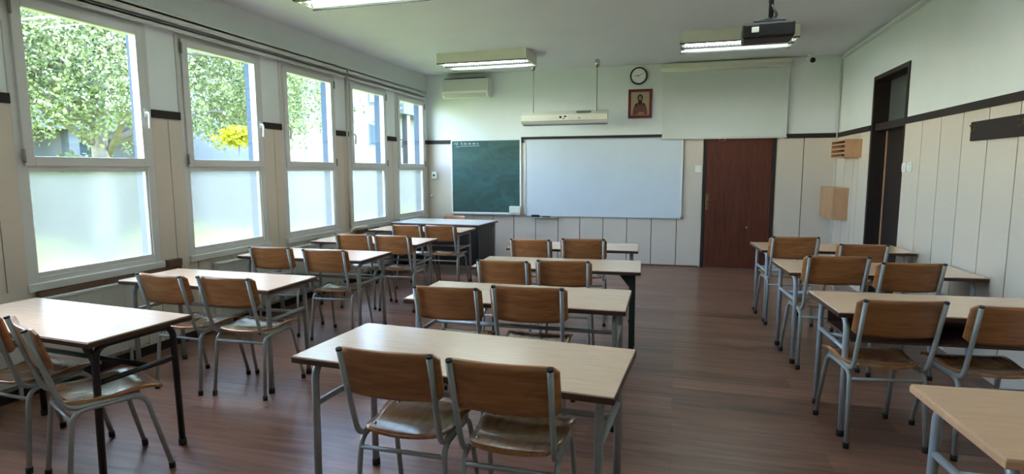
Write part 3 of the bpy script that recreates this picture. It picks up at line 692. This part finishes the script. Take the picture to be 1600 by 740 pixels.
desk('blue', 1.315, .60, 'third desk from the viewer in the right wall column', GR, .805+.657, 5.04, 4)
desk('blue', 1.34, .60, 'right column desk nearest the brown door', GR, .775+.668, 6.31, 4)
# teacher desk
t = thing('teacher_desk', 'large teacher desk with pale top and dark front panel under the far windows', 'desk', (-3.345, 7.97, 0), math.radians(-2))
m = MB(); m.rbox(-.70, .70, -.375, .375, TZ+.002, TZ+.012, .003); m.build('desktop', mat('pale_grey_laminate', hexc(206, 208, 208), .28, noise=.02), t)
m = MB(); m.rbox(-.705, .705, -.38, .38, TZ-.022, TZ+.003, .003); m.build('edge_band', EDGE, t)
m = MB(); m.rbox(-.66, .64, -.34, -.322, .14, TZ-.022, .003); m.build('front_panel', DESKDARK, t)
m = MB()
for k in range(6): m.rbox(.64, .662, -.34+k*.105, -.34+k*.105+.10, .10, TZ-.022, .004)
m.build('side_panel', DESKDARK, t)
m = MB(); m.rbox(-.68, -.662, -.34, .33, .10, TZ-.022, .003); m.build('side_panel', DESKDARK, t)
for s in (-1, 1):
    for q in (-.335, .345):
        m = MB(); m.rbox(s*.655-.018, s*.655+.018, q-.018, q+.018, 0, TZ-.022, .004); m.build('leg', STEEL if q > 0 else BLACKSTEEL, t)
m = MB(); m.box(-.055, .03, -.0012, 0, -.045, .045)
o = obj_thing(m, 'paper_note', PAPER, 'small white paper note stuck on the front of the teacher desk', 'note'); o.location = (-3.24, 7.627, .645); o.rotation_euler = (0, 0, math.radians(-2))

# ------------------------------------------------------------------ chairs
def make_chair():
    t = thing('school_chair', 'tbd', 'chair')
    # seat: curved ply, narrower and rounded at the back, dipped in the middle
    def seat(u, v):
        a = 2*u-1; b = 2*v-1
        y = -.185+.385*v
        hwid = .172+.033*v
        e = max(0, (abs(b)-.72)/.28); hwid *= (1-.16*e*e) if b < 0 else (1-.09*e*e)
        z = .445 + .010*a*a - .012*math.exp(-((b+.25)**2)/.18) - (.022*max(0, (b-.55)/.45)**2)
        y += (.018*(1-a*a) if b > 0 else -.012*(1-a*a))*abs(b)
        return (a*hwid, y, z), (0, 0, 1)
    m = MB(); m.sheet(seat, 14, 14, .012); m.build('seat', SEATM, t)
    # backrest: ply bowed backwards, rounded corners, lying on the front of the posts
    def back(u, v):
        a = 2*u-1; b = 2*v-1
        e = max(0, (abs(a)-.86)/.14); hz = .098*(1-.20*e*e)
        z = .728 + hz*b - .008*(1-a*a)*(1 if b < 0 else -0.2)
        y = -.262 - (z-.728)*.27 - .030*(1-a*a) + .012
        return (.212*a, y, z), (0, 1, .25)
    m = MB(); m.sheet(back, 18, 10, .010); m.build('backrest', PLY, t)
    r = .0115
    for s in (-1, 1):
        x = s*.178
        m = MB(); m.tube([(s*.195, -.212, .02), (s*.182, -.172, .415), (s*.182, .12, .415), (s*.198, .212, .02)], r, 10, .06); fr = m.build('leg_frame', STEEL, t)
        for y in (-.213, .2135):
            m = MB(); m.tube([(s*.1955, y, 0), (s*.195, y*.992, .03)], .0155, 10); m.build('foot_cap', RUBBER, fr)
        m = MB(); m.tube([(x, .10, .4275), (x, -.195, .4275), (x*1.02, -.235, .56), (x*1.04, -.307, .822)], r, 10, .06); post = m.build('back_post', STEEL, t)
        m = MB(); m.tube([(x*1.04, -.3065, .820), (x*1.04, -.3085, .829)], .0125, 10); m.build('end_plug', RUBBER, post)
        for z in (.68, .775):
            m = MB(); m.ball((x*1.03, -.279-(z-.728)*.27, z), .006, n=5); m.build('rivet', CHROME, post)
        for y in (-.12, .10):
            m = MB(); m.ball((s*.145, y, .455), .0075, 1, 1, .5, n=5); m.build('rivet', CHROME, t)
    m = MB(); m.tube([(-.186, -.176, .372), (.186, -.176, .372)], .0095, 8); m.build('rear_crossbar', STEEL, t)
    m = MB(); m.tube([(-.186, .06, .412), (.186, .06, .412)], .0095, 8); m.build('seat_crossbar', STEEL, t)
    return t
proto = make_chair(); used = []
def chair(tx, ty, ang, label, group, s=1.0):
    """tx, ty: where the sight line through the middle of the backrest's top passes 0.78 m height"""
    k = (1.5-.826*s)/.72
    a = math.radians(ang); f = Vector((-math.sin(a), math.cos(a)))
    p = Vector((tx*k, ty*k)) + f*.306*s
    place_chair(p.x, p.y, ang, label, group, s)
def place_chair(x, y, ang, label, group, s=1.0):
    o = proto if not used else copy_tree(proto)
    used.append(o); o.location = (x, y, 0); o.rotation_euler = (0, 0, math.radians(ang)); o.scale = (s, s, s)
    o['label'] = label; o['group'] = group
    return o
CC, CL, CR = 'chairs of the middle column', 'chairs of the window column', 'chairs of the right wall column'
chair(-1.11, 1.99, 1, 'left one of the two chairs at the nearest middle desk', CC)
chair(-.625, 1.975, 0, 'right one of the two chairs at the nearest middle desk, with a dark shiny seat', CC)
chair(-1.365, 3.23, 3, 'left chair at the second middle desk from the viewer', CC)
chair(-.875, 3.36, 4, 'right chair at the second middle desk from the viewer', CC, 1.035)
chair(-1.33, 4.32, 2, 'left chair at the dark green legged middle desk', CC)
chair(-.86, 4.43, 4, 'right chair at the dark green legged middle desk', CC)
chair(-1.46, 5.72, 3, 'left chair at the middle desk nearest the whiteboard', CC)
chair(-.935, 5.90, 4, 'right chair at the middle desk nearest the whiteboard', CC, 1.03)
chair(-3.50, 1.985, -2, 'chair at the black legged desk cut off by the left edge of the view', CL)
chair(-3.02, 1.915, -24, 'chair turned sideways at the right end of the black legged desk', CL)
chair(-3.47, 3.11, -3, 'window side chair at the second desk of the window column', CL)
chair(-2.95, 3.14, 2, 'aisle side chair at the second desk of the window column', CL)
chair(-3.70, 4.53, 5, 'pale backed window side chair at the third desk of the window column', CL)
chair(-3.09, 4.50, 5, 'aisle side chair at the third desk of the window column', CL)
chair(-3.53, 5.70, 4, 'window side chair at the fourth desk of the window column', CL)
chair(-3.035, 5.69, 3, 'aisle side chair at the fourth desk of the window column', CL)
chair(-3.435, 6.85, 0, 'window side chair at the desk in front of the teacher desk', CL)
chair(-2.98, 6.90, 2, 'aisle side chair at the desk in front of the teacher desk', CL)
chair(1.21, 3.54, 8, 'aisle side chair at the desk with the brown book shelf', CR, 1.01)
chair(1.745, 3.53, 6, 'wall side chair at the desk with the brown book shelf, cut by the right edge', CR, 1.01)
chair(1.29, 5.24, 6, 'aisle side chair at the third desk of the right column', CR, 1.06)
chair(1.74, 4.99, 6, 'wall side chair at the third desk of the right column', CR, 1.03)
chair(1.21, 6.63, 5, 'aisle side chair at the right column desk nearest the brown door', CR, 1.05)
chair(1.71, 6.11, 2, 'wall side chair pulled back from the desk nearest the brown door', CR)
o = place_chair(-3.48, 8.47, 182, 'chair behind the teacher desk with only its back top showing', 'chairs of the window column', .915)

# ------------------------------------------------------------------ outside: lawn, trees, neighbouring buildings
GZ = -.45
def lawn_mat():
    m = mat('lawn', hexc(146, 152, 42), .9, noise=.3, nscale=1.5, bump=.4, bscale=40); return m
m = MB(); m.box(-70, -L-TL, -30, 70, GZ-.2, GZ); struct(m.build('ground', lawn_mat()))
WHITEW = mat('white_render_wall', hexc(108, 110, 112), .8, noise=.03, nscale=2)
ANNEXW = mat('pale_grey_render_wall', hexc(96, 99, 102), .8, noise=.03, nscale=2)
GREYW = mat('grey_concrete', hexc(84, 90, 94), .8, noise=.06, nscale=4)
PANE = mat('outdoor_window_pane', hexc(60, 76, 88), .1)
def leaf_mat(name, c0, c1):
    m = bpy.data.materials.new(name); m.use_nodes = True; nt = m.node_tree; N = nt.nodes; Lk = nt.links
    b = N['Principled BSDF']; b.inputs['Roughness'].default_value = .5
    g = N.new('ShaderNodeNewGeometry'); rp = N.new('ShaderNodeValToRGB'); rp.color_ramp.elements[0].color = c0; rp.color_ramp.elements[1].color = c1
    Lk.new(g.outputs['Random Per Island'], rp.inputs['Fac']); Lk.new(rp.outputs['Color'], b.inputs['Base Color'])
    tl = N.new('ShaderNodeBsdfTranslucent'); Lk.new(rp.outputs['Color'], tl.inputs[0])
    mx = N.new('ShaderNodeMixShader'); mx.inputs[0].default_value = .3; Lk.new(b.outputs[0], mx.inputs[1]); Lk.new(tl.outputs[0], mx.inputs[2])
    Lk.new(mx.outputs[0], N['Material Output'].inputs[0]); return m
BIRCH = leaf_mat('birch_leaves', hexc(66, 80, 46), hexc(152, 160, 102)); BUSHM = leaf_mat('bush_leaves', hexc(40, 60, 22), hexc(80, 98, 40)); YELLOW = leaf_mat('yellow_leaves', hexc(150, 146, 14), hexc(186, 178, 30))
BARK = mat('birch_bark', hexc(112, 106, 100), .8, noise=.3, nscale=6)
def leaves(name, pts, size, mm, parent, rng):
    n = len(pts); P = np.asarray(pts)
    a = rng.normal(size=(n, 3)); a /= np.linalg.norm(a, axis=1)[:, None]
    b = rng.normal(size=(n, 3)); b -= a*(a*b).sum(1)[:, None]; b /= np.linalg.norm(b, axis=1)[:, None]
    s = size*rng.uniform(.7, 1.3, (n, 1))
    V = np.stack([P-a*s, P+b*s*.6, P+a*s, P-b*s*.6], 1).reshape(-1, 3)
    Fc = np.arange(n*4).reshape(-1, 4)
    me = bpy.data.meshes.new(name); me.from_pydata(V.tolist(), [], Fc.tolist()); me.materials.append(mm)
    o = bpy.data.objects.new(name, me); COL.objects.link(o); o.parent = parent; return o
rng = np.random.default_rng(3)
t = thing('birch_tree', 'large green birch tree with drooping leaves outside the nearest windows', 'tree', (-9.6, 7.6, GZ))
m = MB(); m.tube([(0,0,0), (.05,.05,1.5), (-.08,.12,2.9), (.05,.2,4.2), (0,.3,5.6)], [.15,.14,.12,.09,.04], 10); m.build('trunk', BARK, t)
m = MB(); tips = []
for k in range(26):
    h0 = rng.uniform(2.2, 4.6); a = rng.uniform(0, 2*PI); ln = rng.uniform(1.8, 4.6)*(1.1 if math.sin(a) > 0 else .75)
    d = Vector((math.cos(a)*.75, math.sin(a), 0)); z1 = h0+rng.uniform(.2, 1.3)
    p0 = Vector((0, .2, h0)); p1 = p0+d*ln*.45+Vector((0,0,.7)); p2 = p0+d*ln*.85+Vector((0,0,.75)); p3 = p0+d*ln+Vector((0,0,.2))
    m.tube([p0, p1, p2, p3], [.06,.045,.03,.015], 6)
    tips += [p1*.5+p2*.5, p2, p3, p1]
m.build('branches', BARK, t)
pts = []
for k in range(400):
    b0 = tips[int(rng.integers(len(tips)))]; q = np.array(b0)+rng.normal(size=3)*np.array([.65,.9,.5]); ln = rng.uniform(.5, 2.0)
    n = int(165*ln)
    tt = rng.uniform(0, 1, n); 
    bend = rng.normal(size=2)*.25
    X = np.stack([q[0]+bend[0]*tt, q[1]+bend[1]*tt, q[2]-ln*tt], 1)+rng.normal(size=(n, 3))*.11
    pts.append(X)
for k in range(5):   # hanging curtain over the second and third windows
    for j in range(34):
        q = np.array([rng.uniform(-1.0, 1.2), rng.uniform(2.0, 6.0), 0]); zt = 5.2; zl = 2.25 + max(0, (q[1]-4.2))*.38 + rng.uniform(0, .8)
        n = int(58*(zt-zl)); tt = rng.uniform(0, 1, n)
        pts.append(np.stack([q[0]+.1*np.sin(tt*5+k), q[1]+.1*np.cos(tt*4+j), zl+(zt-zl)*tt], 1)+rng.normal(size=(n, 3))*.10)
PTS = np.concatenate(pts); lim = 2.72 + .25*np.sin(PTS[:, 1]*2.3) + .5*np.clip(PTS[:, 1]-4.3, 0, 3) + .22*np.sin(PTS[:, 1]*9+PTS[:, 0]*5)
PTS = PTS[(PTS[:, 2] > lim) & (PTS[:, 2] < 5.9)]
leaves('foliage', PTS, .034, BIRCH, t, rng)
def bush(name, loc, rad, n, mm, size, label, cat):
    t = thing(name, label, cat, loc)
    m = MB()
    for k in range(7):
        a = k*.9; m.tube([(0,0,0), (.12*math.cos(a)*rad[0], .12*math.sin(a)*rad[1], rad[2]*.6), (.5*math.cos(a)*rad[0], .5*math.sin(a)*rad[1], rad[2]*1.25)], [.03,.02,.008], 6)
    m.build('stems', BARK, t)
    d = rng.normal(size=(n, 3)); d /= np.linalg.norm(d, axis=1)[:, None]; rr = rng.uniform(.35, 1, (n, 1))**.5
    P = d*rr*np.array(rad)+np.array([0, 0, rad[2]*1.05])+rng.normal(size=(n, 3))*.06
    P = P[P[:, 2] > .02]
    leaves('foliage', P, size, mm, t, rng); return t
bush('garden_bush', (-13.6, 10.6, GZ), (1.0, 1.7, 1.15), 5000, BUSHM, .06, 'round green bush at the foot of the birch outside the nearest window', 'bush')
t = thing('yellow_sapling', 'slim sapling with bright yellow leaves outside the second window', 'tree', (-7.4, 8.40, GZ))
m = MB(); m.tube([(0,0,0), (.03,.02,1.3), (0,.05,2.5)], [.022,.018,.008], 8); m.build('stem', BARK, t)
P = rng.normal(size=(700, 3))*np.array([.13, .15, .075])+np.array([0, .05, 2.53]); leaves('foliage', P, .045, YELLOW, t, rng)
# low annex with a deep roof edge
t = thing('annex_building', 'low white annex with a deep flat roof edge outside the nearest windows', 'building', (-22, 13, GZ))
m = MB(); m.box(-5, 4.0, -7, 7.4, 0, 3.2); m.build('walls', ANNEXW, t)
m = MB(); m.box(-5.5, 5.2, -7.6, 7.6, 3.15, 3.8); m.build('roof_edge', ANNEXW, t)
for y in (-4.2, -.2, 3.2):
    m = MB(); m.box(4.7, 5.0, y-.15, y+.15, 0, 3.15); m.build('column', GREYW, t)
for y in (-2.2, 1.0, 4.7, 6.0):
    m = MB(); m.box(3.98, 4.03, y-.55, y+.55, 1.0, 3.0); wd = m.build('window', GREYW, t)
    m = MB(); m.box(4.02, 4.05, y-.47, y-.03, 1.08, 2.92); m.box(4.02, 4.05, y+.03, y+.47, 1.08, 2.92); m.build('pane', PANE, wd)
# tall white house
t = thing('white_house', 'tall sunlit white building outside the far windows', 'building', (-18, 25, GZ))
m = MB(); m.box(1.4, 5, -8.5, 9, 0, 7.5); m.build('walls', WHITEW, t)
m = MB(); m.box(1.3, 5.4, -8.9, 9.4, 7.5, 7.8); m.build('roof_slab', GREYW, t)
for (y, z, a, b) in ((-7.4, 2.9, .42, .62), (-1.95, 3.49, .34, .42), (-1.75, 5.6, .5, .75), (-6, 5.6, .6, .75), (5, 5.6, .6, .75)):
    m = MB(); m.box(4.98, 5.03, y-a-.06, y+a+.06, z-b-.06, z+b+.06); wd = m.build('window', GREYW, t)
    m = MB(); m.box(5.02, 5.04, y-a, y+a, z-b, z+b); m.build('pane', PANE, wd)
m = MB(); m.box(5.0, 6.2, -1.35, 6.5, 4.45, 5.0); m.build('canopy', GREYW, t)
for y in (-.6, 3.6):
    m = MB(); m.box(5.8, 6.05, y-.16, y+.16, 0, 4.45); m.build('post', DESKDARK, t)
